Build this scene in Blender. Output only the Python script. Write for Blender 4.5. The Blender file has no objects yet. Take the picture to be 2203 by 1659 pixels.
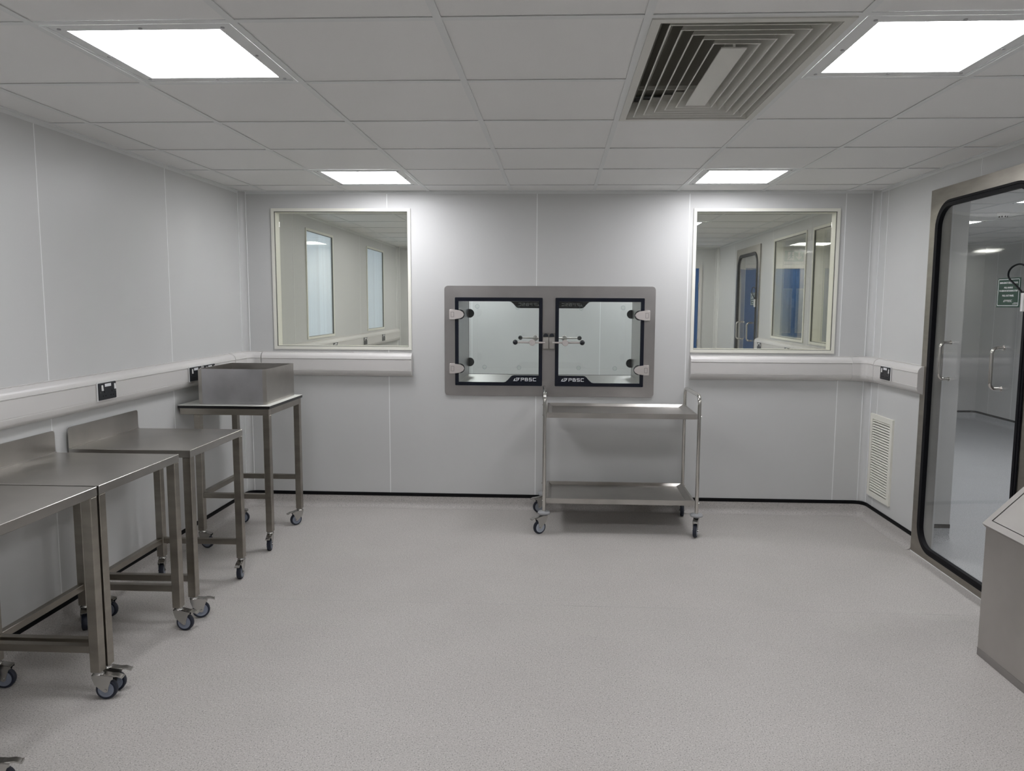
import bpy, bmesh, math, random
from mathutils import Vector, Matrix
random.seed(7)
SC = bpy.context.scene
COL = SC.collection

# ------------------------------------------------------------------ camera, world, exposure
YAW, PITCH, ROLL = -0.04462889, 0.10270916, -0.00571705
CAM_Z = 1.545
def camera():
    cy, sy, cp, sp = math.cos(YAW), math.sin(YAW), math.cos(PITCH), math.sin(PITCH)
    f = Vector((sy * cp, cy * cp, -sp)); r = Vector((cy, -sy, 0)); d = f.cross(r)
    cr, sr = math.cos(ROLL), math.sin(ROLL)
    r2 = r * cr + d * sr; d2 = -r * sr + d * cr
    m = Matrix((r2, -d2, -f)).transposed().to_4x4()
    m.translation = (0, 0, CAM_Z)
    cd = bpy.data.cameras.new('camera'); co = bpy.data.objects.new('camera', cd)
    COL.objects.link(co); co.matrix_world = m
    cd.sensor_width = 36; cd.lens = 1594.318 * 36 / 2203
    cd.shift_x = -(1129.644 - 1101.5) / 2203; cd.shift_y = (817.594 - 829.5) / 2203
    cd.clip_start = 0.02
    SC.camera = co
camera()
w = bpy.data.worlds.new('world'); SC.world = w; w.use_nodes = True
w.node_tree.nodes['Background'].inputs[0].default_value = (0.55, 0.68, 0.9, 1)
w.node_tree.nodes['Background'].inputs[1].default_value = 0.6
SC.view_settings.view_transform = 'Standard'
SC.view_settings.look = 'None'
SC.view_settings.gamma = 1
SC.view_settings.use_curve_mapping = False
SC.view_settings.exposure = 0.0
LAMP = 21.8            # radiance of the ceiling light diffusers
try:
    SC.cycles.use_denoising = True
    SC.cycles.max_bounces = 10
    SC.cycles.diffuse_bounces = 6
    SC.cycles.glossy_bounces = 5
    SC.cycles.transparent_max_bounces = 24
except Exception:
    pass

# ------------------------------------------------------------------ materials
def mat(name, col, rough=0.5, metal=0.0, spec=0.5, emit=None, estr=0.0):
    m = bpy.data.materials.new(name); m.use_nodes = True
    b = m.node_tree.nodes['Principled BSDF']
    b.inputs['Base Color'].default_value = (*col, 1)
    b.inputs['Roughness'].default_value = rough
    b.inputs['Metallic'].default_value = metal
    b.inputs['Specular IOR Level'].default_value = spec
    if emit:
        b.inputs['Emission Color'].default_value = (*emit, 1)
        b.inputs['Emission Strength'].default_value = estr
    return m
def noisy(m, scale, c1, c2, stretch=(1, 1, 1), detail=3, rough=None, lo=0.3, hi=0.7, bump=0.0):
    """procedural colour (and roughness) variation on object coordinates"""
    nt = m.node_tree; n = nt.nodes; l = nt.links; b = n['Principled BSDF']
    tc = n.new('ShaderNodeTexCoord'); mp = n.new('ShaderNodeMapping'); mp.inputs['Scale'].default_value = stretch
    no = n.new('ShaderNodeTexNoise'); no.inputs['Scale'].default_value = scale; no.inputs['Detail'].default_value = detail
    cr = n.new('ShaderNodeValToRGB'); cr.color_ramp.elements[0].position = lo; cr.color_ramp.elements[1].position = hi
    cr.color_ramp.elements[0].color = (*c1, 1); cr.color_ramp.elements[1].color = (*c2, 1)
    l.new(tc.outputs['Object'], mp.inputs[0]); l.new(mp.outputs[0], no.inputs[0]); l.new(no.outputs[0], cr.inputs[0])
    l.new(cr.outputs[0], b.inputs['Base Color'])
    if rough:
        mr = n.new('ShaderNodeMapRange'); mr.inputs[3].default_value = rough[0]; mr.inputs[4].default_value = rough[1]
        l.new(no.outputs[0], mr.inputs[0]); l.new(mr.outputs[0], b.inputs['Roughness'])
    if bump:
        bp = n.new('ShaderNodeBump'); bp.inputs['Strength'].default_value = bump; bp.inputs['Distance'].default_value = 0.001
        l.new(no.outputs[0], bp.inputs['Height']); l.new(bp.outputs[0], b.inputs['Normal'])
    return m
WALL = noisy(mat('wall_cladding', (.7, .7, .7), .38, 0, .45), .9, (.57, .576, .57), (.60, .606, .60), rough=(.34, .44))
WALLBACK = mat('wall_core', (.62, .63, .64), .6)
SEAL = mat('white_sealant', (.86, .87, .87), .4)
TILE = noisy(mat('ceiling_tile', (.6, .6, .6), .55, 0, .3), 1.2, (.775, .775, .765), (.80, .80, .79))
BAR = mat('ceiling_grid', (.72, .735, .73), .45)
CREAM = mat('cream_pvc', (.78, .775, .70), .4)
UPVC = noisy(mat('white_upvc', (.7, .69, .67), .33), 2, (.61, .598, .582), (.64, .628, .612))
BLACK = mat('black_vinyl', (.004, .004, .005), .6, 0, .15)
RUBBER = mat('black_rubber', (.004, .004, .006), .55, 0, .15)
BORDER = mat('navy_print', (.004, .006, .014), .12)
WHITEP = mat('white_plastic', (.8, .8, .8), .35)
PRINT = mat('white_print', (.78, .8, .82), .4)
SOCK = mat('black_plastic', (.012, .014, .018), .35)
GREEN = mat('sign_green', (.008, .052, .033), .35)
EXITG = mat('exit_green', (.02, .22, .13), .4)
BLUE = mat('blue_laminate', (.022, .10, .29), .4)
LAMW = mat('white_laminate', (.78, .79, .74), .35)
LAMB = mat('black_core', (.006, .006, .006), .3)
TYRE = mat('navy_tyre', (.012, .016, .03), .55)
HUB = mat('blue_grey_hub', (.21, .235, .29), .4)
HUBG = mat('grey_hub', (.34, .37, .42), .4)
BUMP = mat('grey_bumper', (.33, .34, .35), .5)
VENTM = mat('vent_cream', (.62, .615, .57), .4)
DARK = mat('dark_void', (.02, .02, .02), .8)
def steel(name, c, r0, r1, st=(1, 1, 1), sc=6):
    m = noisy(mat(name, c, .3, 1.0), sc, tuple(v * .88 for v in c), tuple(min(1, v * 1.08) for v in c), st, rough=(r0, r1))
    return m
STEEL = steel('brushed_steel', (.475, .457, .43), .24, .38, (1, 1, 1), 5)
STEELD = steel('frame_steel', (.36, .335, .295), .26, .38, (1, 1, 4))
STEELH = steel('hatch_steel', (.375, .36, .35), .32, .44, (1, 1, 1), 3)
STEELB = steel('bluish_steel', (.50, .50, .52), .30, .50, (1, 1, 1), 7)
STEELC = steel('cabinet_steel', (.50, .48, .46), .36, .46, (1, 1, 1), 3)
STEELL = steel('lid_steel', (.36, .345, .33), .5, .6, (1, 1, 1), 3)
STEELP = steel('polished_steel', (.62, .60, .57), .12, .2)
ZINC = steel('zinc_plate', (.50, .49, .47), .18, .30)
SATIN = mat('satin_steel', (.66, .62, .60), .42, .75)
LENS = mat('light_diffuser', (.8, .8, .8), .4, emit=(.97, .965, 1.0), estr=LAMP)
DAY = mat('daylit_blind', (.35, .38, .42), .3, emit=(.58, .73, 1.0), estr=.62)
def daystripes():
    nt = DAY.node_tree; n = nt.nodes; l = nt.links; b = n['Principled BSDF']
    tc = n.new('ShaderNodeTexCoord'); sp = n.new('ShaderNodeSeparateXYZ'); wv = n.new('ShaderNodeTexNoise')
    wv.noise_dimensions = '1D'; wv.inputs['Scale'].default_value = 9; cr = n.new('ShaderNodeMapRange')
    cr.inputs[1].default_value = .3; cr.inputs[2].default_value = .7; cr.inputs[3].default_value = .50; cr.inputs[4].default_value = .74
    l.new(tc.outputs['Object'], sp.inputs[0]); l.new(sp.outputs[1], wv.inputs['W']); l.new(wv.outputs[0], cr.inputs[0])
    l.new(cr.outputs[0], b.inputs['Emission Strength'])
daystripes()
def glass(name, tint, ior=1.45, rough=0.0):
    m = bpy.data.materials.new(name); m.use_nodes = True; nt = m.node_tree; n = nt.nodes; n.clear()
    o = n.new('ShaderNodeOutputMaterial'); mx = n.new('ShaderNodeMixShader'); t = n.new('ShaderNodeBsdfTransparent')
    g = n.new('ShaderNodeBsdfGlossy'); fr = n.new('ShaderNodeFresnel'); fr.inputs[0].default_value = ior
    t.inputs[0].default_value = (*tint, 1); g.inputs['Roughness'].default_value = rough
    g.inputs[0].default_value = (.9, .9, .9, 1)
    # the sheet does not bend light, so both of its faces use the outer index
    ge = n.new('ShaderNodeNewGeometry'); ir = n.new('ShaderNodeMapRange'); ir.inputs[3].default_value = ior; ir.inputs[4].default_value = 1 / ior
    nt.links.new(ge.outputs['Backfacing'], ir.inputs[0]); nt.links.new(ir.outputs[0], fr.inputs[0])
    nt.links.new(fr.outputs[0], mx.inputs[0]); nt.links.new(t.outputs[0], mx.inputs[1]); nt.links.new(g.outputs[0], mx.inputs[2])
    nt.links.new(mx.outputs[0], o.inputs[0]); return m
GLASS = glass('window_glass', (.978, .980, .955))
GLASSD = glass('door_glass', (.985, .985, .975), ior=1.32, rough=.045)
GLASSG = glass('hatch_glass', (.972, .988, .98))
def floor_mat(name, base, dark, light):
    m = mat(name, base, .5, 0, .35); nt = m.node_tree; n = nt.nodes; l = nt.links; b = n['Principled BSDF']
    tc = n.new('ShaderNodeTexCoord')
    def spots(scale, lo, hi, off):
        mp = n.new('ShaderNodeMapping'); mp.inputs['Location'].default_value = (off, off * 2, off)
        no = n.new('ShaderNodeTexNoise'); no.inputs['Scale'].default_value = scale; no.inputs['Detail'].default_value = 2
        r = n.new('ShaderNodeMapRange'); r.inputs[1].default_value = lo; r.inputs[2].default_value = hi
        l.new(tc.outputs['Object'], mp.inputs[0]); l.new(mp.outputs[0], no.inputs[0]); l.new(no.outputs[0], r.inputs[0]); return r.outputs[0]
    def mix(f, a, c):
        x = n.new('ShaderNodeMixRGB'); l.new(f, x.inputs[0])
        if isinstance(a, tuple): x.inputs[1].default_value = (*a, 1)
        else: l.new(a, x.inputs[1])
        x.inputs[2].default_value = (*c, 1); return x.outputs[0]
    c = mix(spots(3, .35, .7, 9), base, tuple(v * .95 for v in base))
    c = mix(spots(190, .54, .68, 0), c, dark)
    c = mix(spots(170, .58, .70, 4), c, light)
    l.new(c, b.inputs['Base Color'])
    bp = n.new('ShaderNodeBump'); bp.inputs['Strength'].default_value = .25; bp.inputs['Distance'].default_value = .0006
    no = n.new('ShaderNodeTexNoise'); no.inputs['Scale'].default_value = 260
    l.new(tc.outputs['Object'], no.inputs[0]); l.new(no.outputs[0], bp.inputs['Height']); l.new(bp.outputs[0], b.inputs['Normal'])
    return m
COVEM = floor_mat('cove_vinyl', (.46, .44, .42), (.29, .28, .265), (.58, .56, .54))
FLOOR = floor_mat('speckled_vinyl', (.50, .478, .455), (.24, .23, .215), (.66, .64, .61))

# ------------------------------------------------------------------ mesh helpers
def obj(name, bm, m, parent=None, smooth=False, angle=35):
    bmesh.ops.recalc_face_normals(bm, faces=bm.faces)
    if smooth:
        for f in bm.faces: f.smooth = True
        for e in bm.edges:
            if len(e.link_faces) == 2 and e.calc_face_angle(0) > math.radians(angle): e.smooth = False
    me = bpy.data.meshes.new(name); bm.to_mesh(me); bm.free()
    if m: me.materials.append(m)
    o = bpy.data.objects.new(name, me); COL.objects.link(o)
    if parent: o.parent = parent
    return o
def tag(o, label=None, cat=None, group=None, kind=None):
    if label: o['label'] = label
    if cat: o['category'] = cat
    if group: o['group'] = group
    if kind: o['kind'] = kind
    return o
def empty(name, loc=(0, 0, 0), rz=0, **k):
    o = bpy.data.objects.new(name, None); COL.objects.link(o); o.location = loc; o.rotation_euler = (0, 0, rz)
    o.empty_display_size = .05
    return tag(o, **k)
def stuff(o):
    o['kind'] = 'stuff'; return o
def inst(src, parent, loc=(0, 0, 0), name=None):
    c = src.copy(); COL.objects.link(c); c.parent = parent; c.location = loc
    return c
def box(bm, x0, x1, y0, y1, z0, z1, bev=0.0):
    t = bmesh.new()
    bmesh.ops.create_cube(t, size=1)
    for v in t.verts:
        v.co = Vector((x0 + (v.co.x + .5) * (x1 - x0), y0 + (v.co.y + .5) * (y1 - y0), z0 + (v.co.z + .5) * (z1 - z0)))
    if bev: bmesh.ops.bevel(t, geom=t.edges[:], offset=bev, segments=1, affect='EDGES')
    join(bm, t)
def join(bm, t):
    me = bpy.data.meshes.new('tmp'); t.to_mesh(me); t.free(); bm.from_mesh(me); bpy.data.meshes.remove(me)
def new(): return bmesh.new()
def bx(*a, **k):
    b = new(); box(b, *a, **k); return b
def frame_of(d):
    d = d.normalized(); a = Vector((0, 0, 1)) if abs(d.z) < .9 else Vector((1, 0, 0))
    u = d.cross(a).normalized(); return u, d.cross(u)
def tube(bm, pts, r, n=12, closed=False):
    pts = [Vector(p) for p in pts]; rings = []
    N = len(pts); u = None
    for i, p in enumerate(pts):
        if closed: d = pts[(i + 1) % N] - pts[i - 1]
        else: d = pts[min(i + 1, N - 1)] - pts[max(i - 1, 0)]
        d.normalize()
        if u is None: u = frame_of(d)[0]
        u = (u - d * u.dot(d)).normalized(); v = d.cross(u)
        rings.append([bm.verts.new(p + (u * math.cos(a) + v * math.sin(a)) * r) for a in [2 * math.pi * k / n for k in range(n)]])
    for i in range(N if closed else N - 1):
        A, B = rings[i], rings[(i + 1) % N]
        for k in range(n): bm.faces.new((A[k], A[(k + 1) % n], B[(k + 1) % n], B[k]))
    if not closed: bm.faces.new(rings[0]); bm.faces.new(rings[-1])
def lathe(bm, c, axis, prof, n=24):
    """prof: (radius, distance along axis)"""
    c = Vector(c); ax = Vector(axis).normalized(); u, v = frame_of(ax); rings = []
    for r, h in prof:
        rings.append([bm.verts.new(c + ax * h + (u * math.cos(2 * math.pi * k / n) + v * math.sin(2 * math.pi * k / n)) * max(r, 1e-5)) for k in range(n)])
    for A, B in zip(rings, rings[1:]):
        for k in range(n): bm.faces.new((A[k], A[(k + 1) % n], B[(k + 1) % n], B[k]))
    bm.faces.new(rings[0]); bm.faces.new(rings[-1])
def prism(bm, pts, f0, f1):
    """pts: 2-D outline; f0, f1 map a 2-D point to the two 3-D faces"""
    a = [bm.verts.new(f0(*p)) for p in pts]; b = [bm.verts.new(f1(*p)) for p in pts]
    bm.faces.new(a); bm.faces.new(b[::-1]); n = len(pts)
    for i in range(n): bm.faces.new((a[i], a[(i + 1) % n], b[(i + 1) % n], b[i]))
def arc(cx, cy, r, a0, a1, n):
    return [(cx + r * math.cos(math.radians(a0 + (a1 - a0) * i / n)), cy + r * math.sin(math.radians(a0 + (a1 - a0) * i / n))) for i in range(n + 1)]
def rr(u0, u1, z0, z1, r, n=8):
    r = max(r, 1e-4)
    return (arc(u1 - r, z1 - r, r, 0, 90, n) + arc(u0 + r, z1 - r, r, 90, 180, n) +
            arc(u0 + r, z0 + r, r, 180, 270, n) + arc(u1 - r, z0 + r, r, 270, 360, n))
def ring(bm, P, outer, inner, d0, d1):
    """frame between two outlines of equal point count; P(u, z, depth)"""
    L = [[bm.verts.new(P(u, z, d)) for u, z in o] for o, d in ((outer, d0), (inner, d0), (inner, d1), (outer, d1))]
    n = len(outer)
    for A, B in zip(L, L[1:] + L[:1]):
        for i in range(n): bm.faces.new((A[i], A[(i + 1) % n], B[(i + 1) % n], B[i]))
def slab(bm, P, u0, u1, z0, z1, holes, d0, d1):
    """wall slab with rectangular holes"""
    hs = [(max(a, u0), min(b, u1), max(c, z0), min(e, z1)) for a, b, c, e in holes]
    hs = [h for h in hs if h[0] < h[1] - 1e-6 and h[2] < h[3] - 1e-6]
    U = sorted({u0, u1, *[h[0] for h in hs], *[h[1] for h in hs]}); Z = sorted({z0, z1, *[h[2] for h in hs], *[h[3] for h in hs]})
    def solid(i, j):
        if i < 0 or j < 0 or i >= len(U) - 1 or j >= len(Z) - 1: return False
        cu, cz = (U[i] + U[i + 1]) / 2, (Z[j] + Z[j + 1]) / 2
        return not any(h[0] < cu < h[1] and h[2] < cz < h[3] for h in hs)
    vs = {}
    def V(i, j, d):
        k = (i, j, d)
        if k not in vs: vs[k] = bm.verts.new(P(U[i], Z[j], d))
        return vs[k]
    for i in range(len(U) - 1):
        for j in range(len(Z) - 1):
            if not solid(i, j): continue
            for d in (d0, d1): bm.faces.new((V(i, j, d), V(i + 1, j, d), V(i + 1, j + 1, d), V(i, j + 1, d)))
            for di, dj, a, b in ((-1, 0, (i, j), (i, j + 1)), (1, 0, (i + 1, j), (i + 1, j + 1)), (0, -1, (i, j), (i + 1, j)), (0, 1, (i, j + 1), (i + 1, j + 1))):
                if not solid(i + di, j + dj): bm.faces.new((V(*a, d0), V(*b, d0), V(*b, d1), V(*a, d1)))

# ------------------------------------------------------------------ room dimensions (metres, camera above the origin)
XL, XR, YB, YN, H = -2.357, 2.262, 5.465, -2.0, 2.353
T = 0.095                       # wall thickness
GX, GY = 0.245, 2.201           # ceiling grid lattice, 0.6 m
AL, AR, AN, AB = -2.357, 2.270, YB + T, 10.78      # the room beyond the back wall
CL, CR, CN, CB = 2.36, 5.75, 1.2, 10.40            # the room beyond the glass door
P_back = lambda u, z, d: Vector((u, YB + d, z))
P_left = lambda u, z, d: Vector((XL - d, u, z))
P_right = lambda u, z, d: Vector((XR + d, u, z))
P_near = lambda u, z, d: Vector((u, YN - d, z))
PA_far = lambda u, z, d: Vector((u, AB + d, z))
PA_left = lambda u, z, d: Vector((AL - d, u, z))
PA_right = lambda u, z, d: Vector((AR + d, u, z))
PC_far = lambda u, z, d: Vector((u, CB + d, z))
PC_right = lambda u, z, d: Vector((CR + d, u, z))
PC_near = lambda u, z, d: Vector((u, CN - d, z))
HATCH = (-.842, .703, .862, 1.673)
WIN_L = (-2.124, -1.089, 1.197, 2.231)
WIN_R = (.962, 1.996, 1.197, 2.231)
DOOR = (3.58, 4.682, 0.0, 2.237)

def inset(h, d): return (h[0] + d, h[1] - d, h[2] + d, h[3] - d)
def wall(name, P, u0, u1, joints, holes, label, thick=T, z1=H):
    bm = new(); slab(bm, P, u0, u1, 0, z1 + .04, holes, .0045, thick)
    w = tag(obj(name, bm, WALLBACK), label, 'wall', kind='structure')
    js = [u0] + sorted(joints) + [u1]
    for a, b in zip(js, js[1:]):
        g = .002
        bm = new(); slab(bm, P, a + (g if a > u0 else 0), b - (g if b < u1 else 0), .0, z1, holes, 0, .004)
        if len(bm.faces): obj('wall_panel', bm, WALL, w)
        else: bm.free()
    for j in joints:
        zs = [0.105, z1]
        hh = sorted([(h[2], h[3]) for h in holes if h[0] - .001 < j < h[1] + .001])
        segs = []; z = .105
        for a, b in hh:
            if a > z: segs.append((z, a))
            z = max(z, b)
        if z < z1: segs.append((z, z1))
        bm = new()
        for a, b in segs: slab(bm, P, j - .0028, j + .0028, a, b, [], -.0009, .003)
        obj('sealant_joint', bm, SEAL, w)
    return w

# ------------------------------------------------------------------ floors
fl = tag(obj('floor', bx(XL - .1, XR + .1, YN - .1, YB + .1, -.06, 0), FLOOR), 'pale grey speckled vinyl floor of the clean room', 'floor', kind='structure')
obj('weld_seam', bx(XL + .05, XR - .03, 3.678, 3.682, -.001, .0004), mat('weld_rod', (.47, .455, .44), .5), fl)
FLOOR2 = floor_mat('speckled_vinyl_blue', (.46, .475, .49), (.23, .24, .25), (.66, .68, .70))
tag(obj('floor', bx(XL - .1, XR + .098, YB + .1, AB + .1, -.06, 0), FLOOR), 'speckled vinyl floor of the room beyond the two windows', 'floor', kind='structure')
tag(obj('floor', bx(XR + .1, CR + .1, CN - .1, CB + .1, -.06, 0), FLOOR2), 'blue grey speckled floor beyond the glass door', 'floor', kind='structure')

# ------------------------------------------------------------------ walls
w0 = wall('wall_back', P_back, XL, XR, [-1.262, -.164, .932, 2.034], [inset(WIN_L, .018), inset(WIN_R, .018), inset(HATCH, .075)],
          'pale grey panelled back wall holding two windows and the steel hatch')
wall('wall_left', P_left, YN, YB, [-1.13, -.02, 1.09, 2.20, 3.312, 4.42], [], 'pale grey panelled wall behind the steel tables')
wall('wall_right', P_right, YN, YB, [-.8, .3, 1.4, 2.5, 4.18, 5.312], [(3.64, 4.63, -.01, 2.18)], 'pale grey panelled wall holding the glass door', thick=.098)
wall('wall_near', P_near, XL, XR, [-1.262, -.164, .932], [], 'pale grey panelled wall behind the camera')
# room beyond the windows
AW1, AW2 = (6.87, 7.71, 1.197, 2.235), (9.07, 9.94, 1.197, 2.235)
wall('wall_left', PA_left, AN, AB, [6.55, 7.66, 8.77, 9.88], [inset(AW1, .02), inset(AW2, .02)], 'panelled wall with two daylit windows, seen through the left window')
AWA, AWB = (6.995, 8.03, 1.197, 2.231), (5.78, 6.815, 1.197, 2.231)
ADOOR = (8.545, 9.648, 0, 2.232)
wall('wall_right', PA_right, AN, AB, [6.9, 8.1, 9.85], [inset(AWA, .018), inset(AWB, .018), (8.605, 9.59, -.01, 2.17)], 'panelled wall with steel door and windows, seen through the right window', thick=.09)
wall('wall_far', PA_far, XL, XR, [-1.26, -.16, .60], [(1.09, 2.04, 0, 2.1)], 'far panelled wall of the room beyond the windows')
# room beyond the glass door
wall('wall_far', PC_far, CL, CR, [4.1, 5.2, 5.45], [(2.42, 3.98, 0, 2.1)], 'far panelled wall of the room beyond the glass door')
wall('wall_right', PC_right, CN, CB, [2.4, 3.5, 4.6, 5.7, 6.8, 7.9, 9.0, 9.6, 10.1], [], 'right wall of the room beyond the glass door')
wall('wall_near', PC_near, CL, CR, [3.4, 4.5], [], 'near wall of the room beyond the glass door')
pier = tag(obj('wall_pier', bx(2.362, 2.59, 4.888, 5.6, 0, H), WALL), 'pale wall end standing just behind the glass door', 'wall', kind='structure')

# ------------------------------------------------------------------ skirting: coved vinyl with black capping strip
COVE = [(.0, .0), (.052, .0), (.052, .0005)] + [(.047 - .042 * math.sin(math.radians(a)), .0435 - .0425 * math.cos(math.radians(a))) for a in range(0, 91, 15)] + [(.0045, .09), (.0, .09)]
STRIP = [(.0, .087), (.006, .087), (.007, .090), (.007, .109), (.005, .112), (.0, .112)]
def sweep(bm, path, prof, closed=True):
    """path: list of (x, y, nx, ny) with n the inward normal scaled; prof: (offset, z) closed outline"""
    rings = [[bm.verts.new((x + nx * o, y + ny * o, z)) for o, z in prof] for x, y, nx, ny in path]
    n = len(prof)
    for A, B in zip(rings, rings[1:]):
        for k in range(n): bm.faces.new((A[k], A[(k + 1) % n], B[(k + 1) % n], B[k]))
    bm.faces.new(rings[0]); bm.faces.new(rings[-1][::-1])
def corner(cx, cy, r, a0, a1, n=6):
    """inner corner rounding: points on the arc, normals toward the centre"""
    out = []
    for i in range(n + 1):
        a = math.radians(a0 + (a1 - a0) * i / n); out.append((cx + r * math.cos(a), cy + r * math.sin(a), -math.cos(a), -math.sin(a)))
    return out
R = .075
def skirt(name, path, label, fm=COVEM):
    bm = new(); sweep(bm, path, COVE); b = obj(name, bm, fm, smooth=True)
    tag(b, label, 'skirting', kind='structure')
    bm = new(); sweep(bm, path, STRIP); obj('capping_strip', bm, BLACK, b, smooth=True)
    return b
skirt('baseboard_back', corner(XL + R, YB - R, R, 180, 90) + corner(XR - R, YB - R, R, 90, 0), 'coved skirting with black strip along the back wall')
skirt('baseboard_left', [(XL, YN, 1, 0), (XL, YB - R, 1, 0)], 'coved skirting with black strip behind the steel tables')
skirt('baseboard_right', [(XR, YB - R, -1, 0), (XR, DOOR[1] + .002, -1, 0)], 'short coved skirting between the corner and the glass door')
skirt('baseboard_right', [(XR, DOOR[0] - .002, -1, 0), (XR, YN, -1, 0)], 'coved skirting behind the stainless cabinet')
skirt('baseboard_near', [(XL + .06, YN, 0, 1), (XR - .06, YN, 0, 1)], 'coved skirting on the wall behind the camera')
skirt('baseboard_far', [(3.98, CB, 0, -1)] + corner(CR - R, CB - R, R, 90, 0) + [(CR, CN, -1, 0)], 'coved skirting in the room beyond the glass door', FLOOR2)
skirt('baseboard_pier', [(2.37, 4.888, 0, -1), (2.59, 4.888, 0, -1)], 'coved skirting on the wall end behind the glass door', FLOOR2)
skirt('baseboard_far', [(XL, AN, 1, 0), (XL, AB - R, 1, 0)] + corner(XL + R, AB - R, R, 180, 90) + [(1.08, AB, 0, -1)], 'coved skirting in the room beyond the windows')

# vertical corner coving and ceiling edge trim
def quad_corner(name, x, y, sx, sy, label, r=.045, z0=.111, z1=H):
    pts = [(0, 0), (r, 0)] + [(r - r * math.sin(math.radians(a)) , r - r * math.cos(math.radians(a))) for a in range(15, 90, 15)] + [(0, r)]
    pts = [(0, 0), (r, 0), (r, .002)] + [(r - (r - .002) * math.sin(math.radians(a)), r - (r - .002) * math.cos(math.radians(a))) for a in range(15, 90, 15)] + [(.002, r), (0, r)]
    bm = new(); prism(bm, pts, lambda a, b: (x + sx * a, y + sy * b, z0), lambda a, b: (x + sx * a, y + sy * b, z1))
    t = tag(obj(name, bm, WALL, smooth=True), label, 'trim', kind='structure')
    for a, b in ((r, .0025), (.0025, r)):
        obj('sealant_joint', bx(x + sx * a - .0022, x + sx * a + .0022, y + sy * b - .0022, y + sy * b + .0022, z0, z1), SEAL, t)
quad_corner('trim_1', XL, YB, 1, -1, 'vertical coving in the left back corner')
quad_corner('trim_2', XR, YB, -1, -1, 'vertical coving in the right back corner')
quad_corner('trim_3', XL, AB, 1, -1, 'vertical coving in the far corner seen through the left window')
quad_corner('trim_4', AR, AB, -1, -1, 'vertical coving in the far corner seen through the right window')
def edge_trim(name, x0, x1, y0, y1, label):
    bm = new(); s = .02
    for a in ((x0, x1, y0, y0 + s), (x0, x1, y1 - s, y1), (x0, x0 + s, y0 + s, y1 - s), (x1 - s, x1, y0 + s, y1 - s)):
        box(bm, *a, H - .0012, H + .004)
    s = .0022
    for a in ((x0, x1, y0, y0 + s), (x0, x1, y1 - s, y1), (x0, x0 + s, y0 + s, y1 - s), (x1 - s, x1, y0 + s, y1 - s)):
        box(bm, *a, H - .018, H)
    tag(obj(name, bm, BAR), label, 'trim', kind='structure')
edge_trim('trim_5', XL, XR, YN, YB, 'white edge trim round the ceiling of the clean room')
edge_trim('trim_6', AL, AR, AN, AB, 'white edge trim round the ceiling beyond the windows')
edge_trim('trim_7', CL, CR, CN, CB, 'white edge trim round the ceiling beyond the glass door')

# ------------------------------------------------------------------ ceilings: T-grid with lay-in tiles
LIGHT_W = .47
def tile_mesh(x0, x1, y0, y1):
    bm = new(); box(bm, x0, x1, y0, y1, H + .0035, H + .018, bev=.0018); return bm
full_tile = None
def ceiling(x0, x1, y0, y1, skip, label, gx=GX, gy=GY):
    global full_tile
    c = tag(obj('ceiling', bx(x0 - .05, x1 + .05, y0 - .05, y1 + .05, H + .10, H + .14), TILE), label, 'ceiling', kind='structure')
    xs = [x0] + [gx + .6 * i for i in range(-9, 12) if x0 + .03 < gx + .6 * i < x1 - .03] + [x1]
    ys = [y0] + [gy + .6 * j for j in range(-14, 18) if y0 + .03 < gy + .6 * j < y1 - .03] + [y1]
    for x in xs[1:-1]:
        bm = new(); box(bm, x - .012, x + .012, y0, y1, H, H + .002); box(bm, x - .001, x + .001, y0, y1, H + .002, H + .03)
        obj('grid_bar', bm, BAR, c)
    for y in ys[1:-1]:
        bm = new()
        for a, b in zip(xs, xs[1:]):
            if any(s[0] - .01 < (a + b) / 2 < s[1] + .01 and s[2] + .1 < y < s[3] - .1 for s in skip): continue
            box(bm, a + (.012 if a > x0 else 0), b - (.012 if b < x1 else 0), y - .012, y + .012, H + .0002, H + .0022)
        obj('cross_bar', bm, BAR, c)
    for a, b in zip(xs, xs[1:]):
        for e, f in zip(ys, ys[1:]):
            if any(s[0] - .01 < (a + b) / 2 < s[1] + .01 and s[2] - .01 < (e + f) / 2 < s[3] + .01 for s in skip): continue
            g = .0055
            if abs(b - a - .6) < .001 and abs(f - e - .6) < .001:
                if full_tile is None:
                    full_tile = obj('ceiling_tile', tile_mesh(g, .6 - g, g, .6 - g), TILE, c); full_tile.location = (a, e, 0)
                else: inst(full_tile, c, (a, e, 0))
            else: obj('ceiling_tile', tile_mesh(a + g, b - g, e + g, f - g), TILE, c)
    return c
cellx = lambda i: (GX + .6 * i, GX + .6 * (i + 1))
celly = lambda j: (GY + .6 * j, GY + .6 * (j + 1))
LX = [cellx(-3), cellx(1)]; LY = [celly(-4), celly(0), celly(4)]
main_l = [(a[0], a[1], b[0], b[1]) for b in LY for a in LX]
ceiling(XL, XR, YN, YB, main_l + [(GX, GX + .6, GY, GY + 1.2)], 'white gridded tile ceiling of the clean room')
adj_l = [(a[0] + .03, a[1] + .03, b, b + .6) for b in (7.48, 9.88) for a in LX] + [(GX - .57, GX + .03, 5.68, 6.28)]  # last cell: unseen light added to brighten the hatch chambers and far wall
ceiling(AL, AR, AN, AB, adj_l, 'white gridded tile ceiling beyond the two windows', GX + .03, 7.48)
cor_l = [(3.52, 4.12, 3.77, 4.37), (3.52, 4.12, 5.57, 6.17), (3.52, 4.12, 7.37, 7.97)]  # first cell: unseen light added to brighten the pier behind the door
ceiling(CL, CR, CN, CB, cor_l, 'white gridded tile ceiling beyond the glass door', 3.52, 7.37)

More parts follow.
